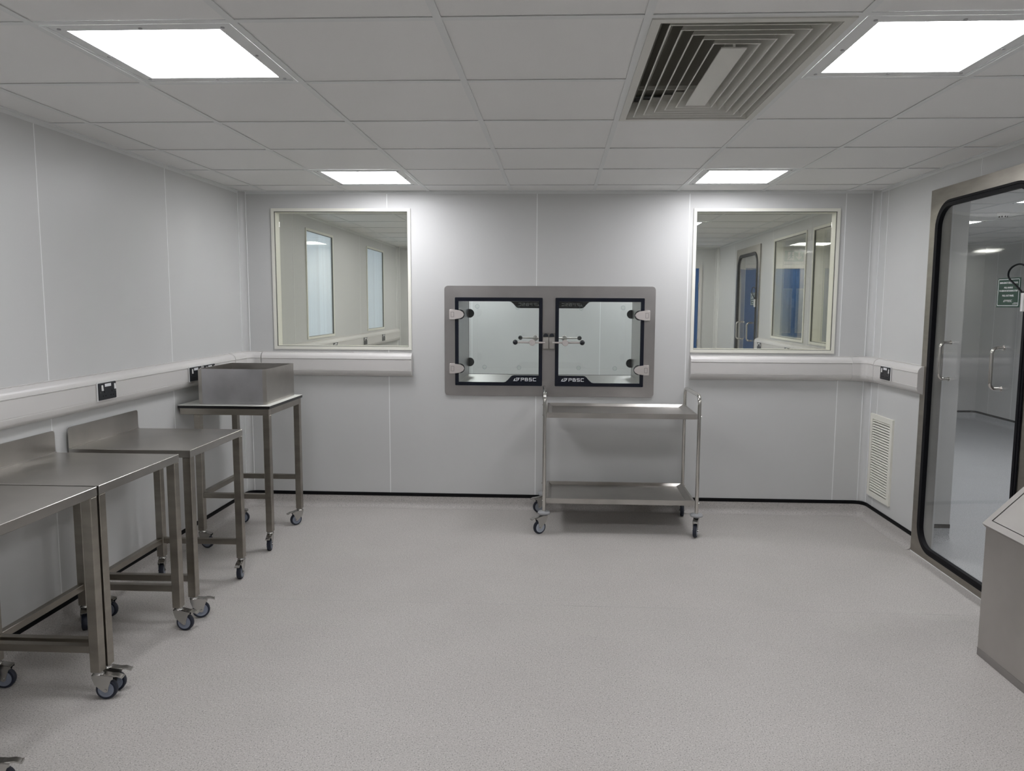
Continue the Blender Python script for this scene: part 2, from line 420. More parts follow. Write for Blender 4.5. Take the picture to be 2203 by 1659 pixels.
lp = {}
def light(x0, x1, y0, y1, label, group=None):
    t = empty('ceiling_light', ((x0 + x1) / 2, (y0 + y1) / 2, H), label=label, cat='light', group=group)
    if not lp:
        id3 = lambda u, z, d: Vector((u, z, d))
        e = .286; l2 = LIGHT_W / 2
        bm = new(); ring(bm, id3, rr(-e, e, -e, e, 0, 1), rr(-e + .012, e - .012, -e + .012, e - .012, 0, 1), .0, .012)
        lp['rim'] = obj('rim', bm, BAR, t)
        bm = new(); ring(bm, id3, rr(-e + .014, e - .014, -e + .014, e - .014, 0, 1), rr(-l2, l2, -l2, l2, 0, 1), .002, .03)
        lp['frame'] = f = obj('frame', bm, BAR, t)
        bm = new()
        for a, b in [(s * .25, q * .25) for s in (-1, 0, 1) for q in (-1, 0, 1) if (s, q) != (0, 0)]:
            lathe(bm, (a, b, .0), (0, 0, 1), [(.006, 0), (.006, .003)], 10)
        lp['screws'] = stuff(obj('screws', bm, mat('screw_grey', (.35, .35, .36), .4), t))
        lp['diffuser'] = obj('diffuser', bx(-l2, l2, -l2, l2, .006, .012), LENS, t)
    else:
        for s in lp.values(): inst(s, t)
    return t
names = ['square ceiling light behind the camera, on the left', 'square ceiling light behind the camera, on the right',
         'large square ceiling light above the steel tables', 'large square ceiling light right of the louvred vent',
         'square ceiling light just before the left window', 'square ceiling light just before the right window']
for q, nm in zip(main_l, names): light(*q, nm, 'square light panels of the clean room')
for q, nm in zip(adj_l, ['middle ceiling light beyond the left window', 'ceiling light peeping into the top corner of the right window',
                         'last ceiling light beyond the left window', 'last ceiling light beyond the right window', 'ceiling light above the back of the steel hatch']):
    light(*q, nm, 'light panels in the room beyond')
for q, nm in zip(cor_l, ['ceiling light just inside the room beyond the glass door', 'nearer ceiling light beyond the glass door', 'farther ceiling light beyond the glass door']):
    light(*q, nm, 'light panels beyond the glass door')

# ------------------------------------------------------------------ louvred ceiling diffuser
def vent():
    t = empty('ceiling_vent', (GX + .3, GY + .6, H), label='long louvred air diffuser set in the ceiling between the light panels', cat='vent')
    id3 = lambda u, z, d: Vector((u, z, d))
    ox, oy = .288, .588
    bm = new(); ring(bm, id3, rr(-ox, ox, -oy, oy, 0, 1), rr(-ox + .028, ox - .028, -oy + .028, oy - .028, 0, 1), -.004, .02)
    ring(bm, id3, rr(-ox + .026, ox - .026, -oy + .026, oy - .026, 0, 1), rr(-ox + .028, ox - .028, -oy + .028, oy - .028, 0, 1), .0, .085)
    obj('frame', bm, VENTM, t)
    obj('duct', bx(-ox + .02, ox - .02, -oy + .02, oy - .02, .095, .10), mat('duct_grey', (.20, .195, .165), .6), t)
    a, b, g = ox - .027, oy - .027, .030; bm = new()
    L = [[bm.verts.new((u, v, z)) for u, v in o] for o, z in ((rr(-a, a, -b, b, 0, 1), -.002), (rr(-a + g, a - g, -b + g, b - g, 0, 1), .062), (rr(-a + g - .002, a - g + .002, -b + g - .002, b - g + .002, 0, 1), .062), (rr(-a - .002, a + .002, -b - .002, b + .002, 0, 1), -.002))]
    for A, B in zip(L, L[1:] + L[:1]):
        for i in range(len(A)): bm.faces.new((A[i], A[(i + 1) % len(A)], B[(i + 1) % len(A)], B[i]))
    bmesh.ops.remove_doubles(bm, verts=bm.verts, dist=1e-4); obj('throat', bm, VENTM, t)
    n = 5; x_in, y_in, x_out, y_out = .074, .378, .232, .536
    for k in range(n):
        a = x_in + (x_out - x_in) * k / (n - 1) ; b = y_in + (y_out - y_in) * k / (n - 1)
        # sloping blade: inner lower lip to outer upper edge, 1.5 mm sheet
        lo = rr(-a, a, -b, b, 0, 1); g = .036
        up = rr(-a + g, a - g, -b + g, b - g, 0, 1)
        bm = new()
        L = [[bm.verts.new((u, v, z)) for u, v in o] for o, z in ((lo, -.001), (up, .062), (rr(-a + g - .002, a - g + .002, -b + g - .002, b - g + .002, 0, 1), .062), (rr(-a + .005, a - .005, -b + .005, b - .005, 0, 1), -.001))]
        m = len(lo)
        for A, B in zip(L, L[1:] + L[:1]):
            for i in range(m): bm.faces.new((A[i], A[(i + 1) % m], B[(i + 1) % m], B[i]))
        bmesh.ops.remove_doubles(bm, verts=bm.verts, dist=1e-4)
        obj('louvre_blade', bm, VENTM, t)
    bm = new(); box(bm, -.040, .040, -.340, .340, -.003, .001); box(bm, -.004, .004, -.34, .34, .001, .05)
    obj('centre_plate', bm, VENTM, t)
    for y in (.36,): obj('crossbar', bx(-.25, .25, y - .006, y + .006, .066, .080), VENTM, t)
vent()

# ------------------------------------------------------------------ windows
def window(name, P, q, label, depth=T, day=False, fm=CREAM):
    u0, u1, z0, z1 = q; w = 0.022
    t = empty(name, P((u0 + u1) / 2, z0, 0), label=label, cat='window', kind='structure')
    inv = Vector(t.location)
    PP = lambda u, z, d: P(u, z, d) - inv
    bm = new(); ring(bm, PP, rr(u0, u1, z0, z1, .001, 1), rr(u0 + w, u1 - w, z0 + w, z1 - w, .001, 1), -.009, .004)
    bmesh.ops.bevel(bm, geom=[e for e in bm.edges if len(e.link_faces) == 2 and e.calc_face_angle(0) > 1], offset=.0025, segments=1, affect='EDGES')
    obj('frame', bm, fm, t)
    bm = new(); ring(bm, PP, rr(u0 + w, u1 - w, z0 + w, z1 - w, .001, 1), rr(u0 + w + .003, u1 - w - .003, z0 + w + .003, z1 - w - .003, .001, 1), -.004, .006)
    obj('glazing_gasket', bm, mat('grey_gasket', (.12, .12, .11), .5) if 'grey_gasket' not in bpy.data.materials else bpy.data.materials['grey_gasket'], t)
    bm = new(); v = w + .003
    ring(bm, PP, rr(u0 + w, u1 - w, z0 + w, z1 - w, .001, 1), rr(u0 + v + .001, u1 - v - .001, z0 + v + .001, z1 - v - .001, .001, 1), .009, depth - .008)
    obj('reveal', bm, fm, t)
    bm = new(); slab(bm, PP, u0 + v, u1 - v, z0 + v, z1 - v, [], .001, .006); obj('pane', bm, GLASS, t)
    if not day:
        bm = new(); ring(bm, PP, rr(u0, u1, z0, z1, .001, 1), rr(u0 + w, u1 - w, z0 + w, z1 - w, .001, 1), depth, depth + .009); obj('frame', bm, fm, t)
        bm = new(); slab(bm, PP, u0 + v, u1 - v, z0 + v, z1 - v, [], depth - .006, depth - .001); obj('pane', bm, GLASS, t)
    else:
        bm = new(); slab(bm, PP, u0 + v, u1 - v, z0 + v, z1 - v, [], depth - .084, depth - .076); obj('frosted_pane', bm, DAY, t)
window('window_1', P_back, WIN_L, 'square fixed window left of the steel hatch')
window('window_2', P_back, WIN_R, 'square fixed window right of the steel hatch')
window('window_3', PA_left, AW1, 'nearer tall daylit window seen through the left window', day=True)
window('window_4', PA_left, AW2, 'farther daylit window seen through the left window', day=True)
window('window_5', PA_right, AWA, 'window beside the far steel door, seen through the right window', depth=.09)
window('window_6', PA_right, AWB, 'nearest window in the side wall seen through the right window', depth=.09)

# ------------------------------------------------------------------ lettering
_txt = {}
def text_bm(s, size, bold=0.0):
    cu = bpy.data.curves.new('t', 'FONT'); cu.body = s; cu.size = size; cu.align_x = 'CENTER'; cu.align_y = 'CENTER'; cu.resolution_u = 2
    cu.offset = bold; cu.extrude = .0002
    o = bpy.data.objects.new('t', cu); COL.objects.link(o)
    bpy.context.view_layer.update()
    me = bpy.data.meshes.new_from_object(o.evaluated_get(bpy.context.evaluated_depsgraph_get()))
    bpy.data.objects.remove(o); bm = new(); bm.from_mesh(me); bpy.data.meshes.remove(me); return bm
def place2d(bm, P, cu, cz, d, sx=1, scale=1):
    """bm lies in xy; put it on wall plane P, text x -> +u*sx"""
    for v in bm.verts: v.co = P(cu + sx * scale * v.co.x, cz + scale * v.co.y, d - v.co.z)
    return bm
def logo_bm(h):
    """lozenge mark followed by the letters P B S C in squared strokes; height h, starts at x = 0"""
    bm = new(); s = h * .17
    def st(x0, y0, x1, y1): box(bm, x0, x1, y0, y1, 0, .0004)
    def poly(pts): prism(bm, pts, lambda a, b: Vector((a, b, 0)), lambda a, b: Vector((a, b, .0004)))
    k = .62
    def bar(x0, y0, x1, y1): poly([(x0 * h + k * y0 * h, y0 * h), (x1 * h + k * y0 * h, y0 * h), (x1 * h + k * y1 * h, y1 * h), (x0 * h + k * y1 * h, y1 * h)])
    poly([(-.22 * h, 0), (1.12 * h, 0), (1.12 * h + k * .2 * h, .2 * h), (.16 * h, .2 * h)])
    poly([(.80 * h - .1 * h, .8 * h), (1.45 * h, .8 * h), (2.0 * h, h), (.80 * h, h)])
    bar(-.16, .2, .10, .8); poly([(1.05 * h + k * .2 * h, .2 * h), (1.30 * h + k * .2 * h, .2 * h), (1.30 * h + k * .8 * h, .8 * h), (1.05 * h + k * .8 * h, .8 * h)])
    bar(.42, .42, .92, .58)
    x = 2.2 * h; w = h * .95; g = h * .28
    # P
    st(x, 0, x + s, h * .62); st(x, h - s, x + w, h); st(x + w - s, h * .4, x + w, h - s); st(x, h * .4, x + w - s, h * .4 + s); st(x, h * .62, x + s, h - s)
    x += w + g  # B
    st(x, 0, x + s, h); st(x + s, h - s, x + w * .9, h); st(x + s, h * .42, x + w, h * .42 + s); st(x + s, 0, x + w, s)
    st(x + w * .9 - s, h * .42 + s, x + w * .9, h - s); st(x + w - s, s, x + w, h * .42)
    x += w + g  # S
    st(x, h - s, x + w, h); st(x, h * .42 + s, x + s, h - s); st(x, h * .42, x + w, h * .42 + s); st(x + w - s, s, x + w, h * .42); st(x, 0, x + w, s)
    x += w + g  # C
    st(x, h - s, x + w, h); st(x, s, x + s, h - s); st(x, 0, x + w, s)
    return bm, x + w

# ------------------------------------------------------------------ pass-through hatch
def hatch():
    t = empty('pass_through_hatch', (0, YB, HATCH[2]), label='wide stainless steel pass-through hatch with two glass doors in the back wall', cat='hatch')
    o = Vector(t.location); DEP = .60
    front = lambda u, z, d: P_back(u, z, d) - o
    back = lambda u, z, d: Vector((u, YB + DEP - d, z)) - o      # mirrored outer side, in the next room
    HL, HRt = (-.737, -.142, .963, 1.562), (-.002, .597, .963, 1.562)
    # surround plate with two openings (rounded outer corners)
    for P in (front, back):
        bm = new()
        u0, u1, z0, z1 = HATCH
        out = rr(u0, u1, z0, z1, .028, 8)
        ring(bm, P, out, [(min(max(u, HL[0]), HRt[1]), min(max(z, HL[2]), HL[3])) for u, z in rr(HL[0], HRt[1], HL[2], HL[3], .0001, 8)], -.012, .0)
        slab(bm, P, HL[1], HRt[0], HL[2], HL[3], [], -.012, .0)
        obj('surround', bm, STEELH, t, smooth=True)
    # chambers
    for (u0, u1, z0, z1), nm in ((HL, 'chamber'), (HRt, 'chamber')):
        bm = new(); ring(bm, front, rr(u0 - .003, u1 + .003, z0 - .003, z1 + .003, 0, 1), rr(u0, u1, z0, z1, 0, 1), .001, DEP - .001)
        bmesh.ops.remove_doubles(bm, verts=bm.verts, dist=1e-4)
        obj(nm, bm, STEEL, t)
    ob = bx(HATCH[0] + .08, HATCH[1] - .08, T + .004, T + .006, HATCH[2] - o.z + .08, HATCH[3] - o.z - .08)
    ob.free()
    bm = new(); ring(bm, front, rr(-.80, .66, .90, 1.63, 0, 1), rr(-.795, .655, .905, 1.625, 0, 1), T + .001, DEP)
    bmesh.ops.remove_doubles(bm, verts=bm.verts, dist=1e-4); obj('casing', bm, STEELH, t)
    def door(P, u0, u1, outer_left, logo_low, far):
        """u0..u1 outer door edges; hinge side is outer"""
        z0, z1 = .940, 1.588; b = .026
        cu0, cu1, cz0, cz1 = u0 + b, u1 - b, z0 + .025, z1 - .027
        bm = new(); ring(bm, P, rr(u0, u1, z0, z1, .006, 4), rr(cu0, cu1, cz0, cz1, .0001, 4), -.026, -.013)
        # printed notch beside the centre that carries the logo
        s = 1 if outer_left else -1; ce = cu1 if outer_left else cu0
        h = .053; wf = .19
        if logo_low: zb, sg = cz0, 1
        else: zb, sg = cz1, -1
        pts = [(ce, zb), (ce - s * (wf + .07), zb), (ce - s * (wf + .055), zb + sg * .003), (ce - s * (wf + .035), zb + sg * .02), (ce - s * (wf + .018), zb + sg * .04), (ce - s * (wf + .006), zb + sg * .05), (ce - s * (wf - .01), zb + sg * h), (ce, zb + sg * h)]
        prism(bm, pts, lambda a, c: P(a, c, -.026), lambda a, c: P(a, c, -.013))
        dr = obj('door', bm, BORDER, t)
        bm = new(); slab(bm, P, cu0, cu1, cz0, cz1, [], -.021, -.015); obj('glass', bm, GLASSG, dr)
        lh = .0243; lb, lw = logo_bm(lh)
        zc = zb + sg * (h / 2) - lh / 2 - (.004 if logo_low else -.004)
        if far: us = 1 if True else 1
        ustart = (cu1 - .018 - lw) if outer_left else (cu0 + .022)
        if far:     # read from the other side: runs the other way
            lx = ustart + lw
            for v in lb.verts: v.co = P(lx - v.co.x, zc + v.co.y, -.0265 - v.co.z)
            lb2, _ = logo_bm(lh)
            for v in lb2.verts: v.co = P(lx - v.co.x, zc + v.co.y, -.0125 + v.co.z)
            join(lb, lb2)
        else:
            for v in lb.verts: v.co = P(ustart + v.co.x, zc + v.co.y, -.0265 - v.co.z)
        obj('logo', lb, PRINT, dr)
        for hz in (1.463, 1.064):
            he = u0 - .040 if outer_left else u1 + .040; sg2 = 1 if outer_left else -1
            pts = [(0, -.036), (.03, -.036), (.075, -.030), (.098, -.018), (.108, 0), (.098, .018), (.075, .030), (.03, .036), (0, .036)]
            bm = new(); prism(bm, pts, lambda a, c: P(he + sg2 * a, hz + c, -.040), lambda a, c: P(he + sg2 * a, hz + c, -.013))
            bmesh.ops.bevel(bm, geom=bm.edges[:], offset=.002, segments=2, affect='EDGES')
            hg = obj('hinge', bm, SATIN, dr, smooth=True)
            bm = new(); a0 = he + sg2 * .012; lo, hi = min(a0, a0 + sg2 * .022), max(a0, a0 + sg2 * .022)
            ring(bm, P, rr(lo, hi, hz - .018, hz + .018, .0005, 1), rr(lo + .0015, hi - .0015, hz - .0165, hz + .0165, .0005, 1), -.0408, -.039)
            obj('hinge_slot', bm, SOCK, dr)
            bm = new(); lathe(bm, P(he + sg2 * .074, hz, 0), (0, 1 if P is front else -1, 0), [(.033, -.015), (.036, -.010), (.036, -.003)], 24)
            obj('hinge_pad', bm, SOCK, dr, smooth=True)
        if far:
            ps = [(u0 + .095, 1.52), (u0 + .155, 1.022), (u0 + .44, 1.02), (u0 + .425, 1.513)] if outer_left else [(u1 - .10, 1.515), (u1 - .16, 1.02), (u1 - .455, 1.022), (u1 - .44, 1.51)]
            for a, c in ps:
                bm = new(); lathe(bm, P(a, c, 0), (0, -1, 0), [(.0150, .0128), (.0150, .0105), (.0140, .0100)], 24)
                pd = obj('clear_pad', bm, GLASSG, dr, smooth=True)
                bm = new(); ring(bm, P, arc(a, c, .0172, 0, 345, 23), arc(a, c, .0152, 0, 345, 23), -.0145, -.0125); obj('pad_edge', bm, HUB, dr)
        return dr
    dl = door(front, -.762, -.118, True, True, False)
    dr_ = door(front, -.024, .623, False, True, False)
    door(back, -.762, -.118, True, False, True)
    door(back, -.024, .623, False, False, True)
    # interlocking latches with lever handles
    for P, fr in ((front, 1), (back, -1)):
        for uc, s in ((-.0925, -1), (-.0485, 1)):
            bm = new(); prism(bm, [(.012, 1.212), (.044, 1.212), (.050, 1.218), (.052, 1.262), (.050, 1.300), (.036, 1.322), (.012, 1.330)], lambda d, z: P(uc - .0200, z, -d), lambda d, z: P(uc + .0200, z, -d))
            bmesh.ops.bevel(bm, geom=bm.edges[:], offset=.0015, segments=2, affect='EDGES')
            lt = obj('latch', bm, STEEL, t, smooth=True)
            bm = new(); prism(bm, arc(0, 0, .0185, 0, 180, 10) + [(-.0185, -.007), (.0185, -.007)], lambda a, c: P(uc + a, 1.312 + c * .9, -.0505 + c * .55), lambda a, c: P(uc + a, 1.309 + c * .9, -.034 + c * .55))
            obj('latch_cap', bm, SOCK, lt, smooth=True)
            zc = 1.262
            bm = new(); tube(bm, [P(uc + s * .005, zc, -.052), P(uc + s * .205, zc + .002, -.060)], .0068, 12)
            obj('lever_rod', bm, SATIN, lt, smooth=True)
            bm = new(); lathe(bm, P(uc + s * .098, zc, 0), (0, -fr, 0), [(.006, .026), (.006, .05), (.0215, .052), (.0235, .055), (.0235, .072), (.0215, .075)], 28)
            obj('lever_boss', bm, SATIN, lt, smooth=True)
            bm = new(); bmesh.ops.create_uvsphere(bm, u_segments=20, v_segments=12, radius=.0185)
            c = P(uc + s * .222, zc + .002, -.061)
            for v in bm.verts: v.co += c
            obj('ball_knob', bm, SOCK, lt, smooth=True)
hatch()

# ------------------------------------------------------------------ steel framed glass doors
def glass_door(name, P, q, label, sign=True, base_d=.098, rail_side=1):
    y0, y1, z0, z1 = q
    t = empty(name, P((y0 + y1) / 2, 0, 0), label=label, cat='door', kind='structure'); o = Vector(t.location)
    F = lambda u, z, d: P(u, z, d) - o
    go = (y0 + .083, y1 - .075, .045, 2.158)
    bm = new(); ring(bm, F, rr(y0, y1, z0, z1, .0005, 10), rr(*go, .155, 10), -.014, .002)
    obj('door_frame', bm, STEELD, t, smooth=True, angle=30)
    gi = (go[0] + .036, go[1] - .036, go[2] + .034, go[3] - .034)
    bm = new()
    for a, b, d in ((0, .013, -.020), (.013, .016, -.014), (.016, .036, -.022)):
        ring(bm, F, rr(go[0] + a, go[1] - a, go[2] + a, go[3] - a, .155 - a, 10), rr(go[0] + b, go[1] - b, go[2] + b, go[3] - b, .155 - b, 10), d, .004)
    obj('door_gasket', bm, RUBBER, t, smooth=True, angle=30)
    bm = new(); U0, U1, Z0, Z1 = go[0] + .02, go[1] - .02, go[2] + .02, go[3] - .02; nu, nz = 14, 30
    def bow(i, j, d):      # the flexible pane bulges a few millimetres toward the room
        a, c = 2 * i / nu - 1, 2 * j / nz - 1; u, z = (U0 + U1) / 2 + a * (U1 - U0) / 2, (Z0 + Z1) / 2 + c * (Z1 - Z0) / 2
        ru = .11; du = max(0, abs(u - (U0 + U1) / 2) - ((U1 - U0) / 2 - ru)); dz = max(0, abs(z - (Z0 + Z1) / 2) - ((Z1 - Z0) / 2 - ru))
        q = math.hypot(du, dz)
        if q > ru: u -= math.copysign(du * (1 - ru / q), u - (U0 + U1) / 2); z -= math.copysign(dz * (1 - ru / q), z - (Z0 + Z1) / 2)
        return F(u, z, d - .009 * (1 - a * a) * (1 - c ** 4))
    for d in (-.006, -.002):
        g = [[bm.verts.new(bow(i, j, d)) for j in range(nz + 1)] for i in range(nu + 1)]
        for i in range(nu):
            for j in range(nz):
                f = (g[i][j], g[i + 1][j], g[i + 1][j + 1], g[i][j + 1]); bm.faces.new(f if d < -.004 else f[::-1])
    bmesh.ops.recalc_face_normals(bm, faces=bm.faces)
    obj('door_pane', bm, GLASSD, t, smooth=True, angle=80)
    bm = new(); ring(bm, F, rr(y0 + .062, y1 - .058, .002, z1 - .062, 0, 1), rr(y0 + .065, y1 - .061, .012, z1 - .065, 0, 1), .004, .083)
    ring(bm, F, rr(y0 + .02, y1 - .02, .002, z1 - .02, 0, 1), rr(y0 + .065, y1 - .061, .012, z1 - .065, 0, 1), base_d, base_d + .004) if base_d > .0985 else None
    bmesh.ops.remove_doubles(bm, verts=bm.verts, dist=1e-5)
    jm = obj('door_jamb', bm, STEEL, t)
    bm = new()
    for k in range(8):
        zz = .25 + k * .265
        lathe(bm, F(y1 - .061, zz, .022), (0, -1, 0), [(.004, -.001), (.004, .0012), (.002, .002)], 8)
    stuff(obj('screws', bm, ZINC, jm))
    for hy in (y0 + .275, y0 + .785):
        bm = new(); c = [(-.008, 0)]; h0, h1, rO = 1.125, 1.335, .03; off = .065
        pts = [(-.006, h1)] + [(-off + rO - rO * math.sin(math.radians(a)), h1 - rO + rO * math.cos(math.radians(a))) for a in range(0, 91, 15)] + \
              [(-off + rO - rO * math.cos(math.radians(a)), h0 + rO - rO * math.sin(math.radians(a))) for a in range(0, 91, 15)] + [(-.006, h0)]
        tube(bm, [F(hy, z, d) for d, z in pts], .0095, 12)
        for z in (h0, h1): lathe(bm, F(hy, z, -.012), F(hy, z, -.005) - F(hy, z, -.012), [(.013, 0), (.013, .004)], 16)
        obj('door_handle', bm, STEELP, t, smooth=True)
    if sign:
        sg = empty('escape_sign', P(3.845 if name == 'door_1' else y0 + .26, 1.54, -.012), label='green emergency escape notice with white lettering on the ' + ('near' if name == 'door_1' else 'far') + ' glass door', cat='sign')
        so = Vector(sg.location); G = lambda u, z, d: P(u, z, d) - so
        c = 3.845 if name == 'door_1' else y0 + .262; sx = -1
        bm = new(); slab(bm, G, c - .095, c + .095, 1.540, 1.687, [], -.0125, -.0105); obj('board', bm, GREEN, sg)
        bm = new(); ring(bm, G, rr(c - .088, c + .088, 1.547, 1.681, .006, 3), rr(c - .085, c + .085, 1.550, 1.678, .004, 3), -.0132, -.0126)
        # lettering reads for someone inside the room: facing +x, left is +y
        lines = [('EMERGENCY ESCAPE PANEL', 1.662, .0135), ('PULL HANDLE', 1.638, .0125), ('TO REMOVE RETAINING STRIP', 1.622, .0125), ('PULL OUT PANEL', 1.598, .0135)]
        for s, z, sz in lines:
            b2 = text_bm(s, sz, .0004); place2d(b2, G, c, z, -.0127, sx, .9); join(bm, b2)
        lb, lw = logo_bm(.0105)
        for v in lb.verts: v.co = G(c + lw / 2 - v.co.x, 1.567 + v.co.y, -.0127 - v.co.z)
        join(bm, lb)
        slab(bm, G, c - .083, c - .05, 1.5615, 1.5635, [], -.0130, -.0126); slab(bm, G, c - .083, c - .04, 1.556, 1.558, [], -.0130, -.0126)
        obj('lettering', bm, PRINT, sg)
        # black pull cord and its white retaining clip
        pc = empty('pull_cord', P(c - .10, 1.60, -.03), label='black looped pull cord hanging over the green notice on the ' + ('near' if name == 'door_1' else 'far') + ' glass door', cat='cord')
        po = Vector(pc.location); K = lambda u, z, d: P(u, z, d) - po
        dy = c - 3.845
        ctrl = [(3.752, 1.612), (3.800, 1.645), (3.862, 1.682), (3.874, 1.712), (3.851, 1.738), (3.80, 1.752), (3.752, 1.745), (3.712, 1.722), (3.70, 1.69), (3.715, 1.65), (3.738, 1.612)]
        def cr(p, k, s):
            a, b, c_, d_ = [Vector((*p[min(max(k + i, 0), len(p) - 1)], 0)) for i in (-1, 0, 1, 2)]
            return .5 * ((2 * b) + (c_ - a) * s + (2 * a - 5 * b + 4 * c_ - d_) * s * s + (-a + 3 * b - 3 * c_ + d_) * s ** 3)
        pts = [cr(ctrl, k, j / 4) for k in range(len(ctrl) - 1) for j in range(4)] + [Vector((*ctrl[-1], 0))]
        bm = new(); tube(bm, [K(p.x - .050 + dy, 1.545 + (p.y - 1.545) * .987, -.030) for p in pts], .0045, 8); obj('cord', bm, RUBBER, pc, smooth=True)
        bm = new(); slab(bm, K, 3.682 + dy, 3.702 + dy, 1.52, 1.61, [], -.036, -.0125); bmesh.ops.bevel(bm, geom=bm.edges[:], offset=.002, segments=1, affect='EDGES')
        obj('retaining_clip', bm, WHITEP, pc)
    return t
glass_door('door_1', P_right, DOOR, 'steel framed glass door with rounded black gasket and two D handles, in the right wall')
bm = new(); box(bm, XR - .016, XR - .013, DOOR[0], DOOR[1], 0, .004); tag(obj('trim_8', bm, SEAL), 'white sealant line at the foot of the glass door', 'trim', kind='structure')
glass_door('door_2', PA_right, ADOOR, 'steel framed glass door seen through the right window')

def blue_leaf(P, u0, u1, z1, vision, o, parent, hinge):
    bm = new(); F = lambda u, z, d: P(u, z, d) - o
    slab(bm, F, u0, u1, .005, z1, [vision] if vision else [], .0, .044)
    lf = obj('door_leaf', bm, BLUE, parent)
    if vision:
        a, b, c, d = vision
        bm = new(); ring(bm, F, rr(a - .008, b + .008, c - .008, d + .008, 0, 1), rr(a + .006, b - .006, c + .006, d - .006, 0, 1), -.004, .048)
        bmesh.ops.remove_doubles(bm, verts=bm.verts, dist=1e-5); obj('vision_bead', bm, UPVC, lf)
        bm = new(); slab(bm, F, a + .006, b - .006, c + .006, d - .006, [], .018, .024); obj('vision_pane', bm, GLASS, lf)
    for z in (.25, 1.0, 1.8):
        bm = new(); lathe(bm, F(hinge, z, -.006), (0, 0, 1), [(.008, -.05), (.008, .05)], 10); obj('door_hinge', bm, ZINC, lf)
def painted_door(name, P, u0, u1, z1, leaves, label):
    t = empty(name, P((u0 + u1) / 2, 0, 0), label=label, cat='door', kind='structure'); o = Vector(t.location)
    F = lambda u, z, d: P(u, z, d) - o
    bm = new(); slab(bm, F, u0, u1, 0, z1, [(u0 + .045, u1 - .045, -.01, z1 - .045)], -.012, .095); obj('door_frame', bm, UPVC, t)
    for a, b, v, h in leaves: blue_leaf(P, a, b, z1 - .048, v, o, t, h)
    return t
painted_door('door_3', PA_far, 1.09, 2.04, 2.105, [(1.138, 1.992, None, 1.992)], 'blue door at the far end of the room beyond the right window')
painted_door('door_4', PC_far, 2.42, 3.98, 2.095, [(2.468, 3.232, (3.03, 3.19, 1.17, 1.765), 2.466), (3.238, 3.932, (3.262, 3.40, 1.17, 1.765), 3.934)], 'blue double doors with glazed slots beyond the far windows')
# bright lobby behind the double doors
tag(obj('wall_lobby', bx(2.3, 4.1, CB + .9, CB + .95, 0, 2.3), WALL), 'pale wall behind the blue double doors', 'wall', kind='structure')

# ------------------------------------------------------------------ exit sign above the double doors
def exit_sign():
    u0, u1, z0, z1 = 3.046, 3.326, 2.140, 2.280
    t = empty('exit_sign', ((u0 + u1) / 2, CB, z0), label='green running man exit sign above the blue double doors', cat='sign'); o = Vector(t.location)
    F = lambda u, z, d: PC_far(u, z, d) - o
    bm = new(); slab(bm, F, u0, u1, z0, z1, [], -.03, -.001); obj('case', bm, EXITG, t)
    bm = new(); slab(bm, F, u0 + .065, u0 + .145, z0 + .012, z1 - .012, [], -.0315, -.0302)
    ax = u0 + .215
    prism(bm, [(ax - .010, z1 - .015), (ax + .010, z1 - .015), (ax + .010, z0 + .055), (ax + .036, z0 + .075), (ax + .036, z0 + .05), (ax, z0 + .014), (ax - .036, z0 + .05), (ax - .036, z0 + .075), (ax - .010, z0 + .055)],
          lambda a, b: F(a, b, -.0315), lambda a, b: F(a, b, -.0302))
    obj('white_panel', bm, PRINT, t)
    bm = new(); c = u0 + .105; S = lambda p: prism(bm, p, lambda a, b: F(c + a, z0 + b, -.0325), lambda a, b: F(c + a, z0 + b, -.0316))
    S(arc(.006, .112, .010, 0, 330, 10))
    S([(-.008, .098), (.012, .098), (.014, .06), (-.004, .06)]); S([(-.004, .063), (.012, .063), (.03, .045), (.028, .036), (.02, .040)])
    S([(-.004, .063), (.008, .063), (-.004, .038), (-.030, .022), (-.034, .030), (-.012, .042)])
    S([(-.008, .098), (-.006, .088), (-.024, .080), (-.034, .062), (-.028, .058), (-.016, .074)]); S([(.012, .098), (.022, .08), (.036, .078), (.036, .07), (.018, .072), (.010, .085)])
    obj('running_figure', bm, EXITG, t)
exit_sign()
# smoke detector on the ceiling beyond the glass door
def detector():
    t = empty('smoke_detector', (3.86, 6.75, H), label='white round smoke detector on the ceiling beyond the glass door', cat='detector')
    bm = new(); lathe(bm, (0, 0, 0), (0, 0, -1), [(.052, 0), (.052, .01), (.046, .022), (.03, .026), (.028, .04), (.012, .043)], 24); obj('body', bm, WHITEP, t, smooth=True)
    bm = new()
    for k in range(8):
        a = k * math.pi / 4; box(bm, .03 * math.cos(a) - .003, .03 * math.cos(a) + .003, .03 * math.sin(a) - .003, .03 * math.sin(a) + .003, -.038, -.025)
    stuff(obj('vent_slots', bm, DARK, t))
detector()

# ------------------------------------------------------------------ dado trunking
def tprof():
    z0, z1 = 1.0, 1.178
    p = [(0, z1), (.009, z1), (.0095, z1 - .003), (.0075, z1 - .0045), (.0125, z1 - .0055)] + [(.012 + .037 * math.sin(math.radians(a)), z1 - .006 - .037 * (1 - math.cos(math.radians(a)))) for a in (10, 30, 50, 70, 90)]
    p += [(.0515, 1.1335), (.0515, 1.1305), (.0478, 1.1300), (.0478, 1.1275), (.0490, 1.1270), (.0490, 1.0500), (.0478, 1.0495), (.0478, 1.0470), (.0515, 1.0465), (.0515, 1.0430)]
    p += [(.049 - .033 * (1 - math.cos(math.radians(a))), 1.037 - .033 * math.sin(math.radians(a))) for a in (0, 20, 40, 60, 80)] + [(.008, z0), (0, z0)]
    return p
TP = tprof()
def big(f=1.06): return [(o * f + (.001 if o > 0 else 0), 1.09 + (z - 1.09) * 1.022) for o, z in TP]
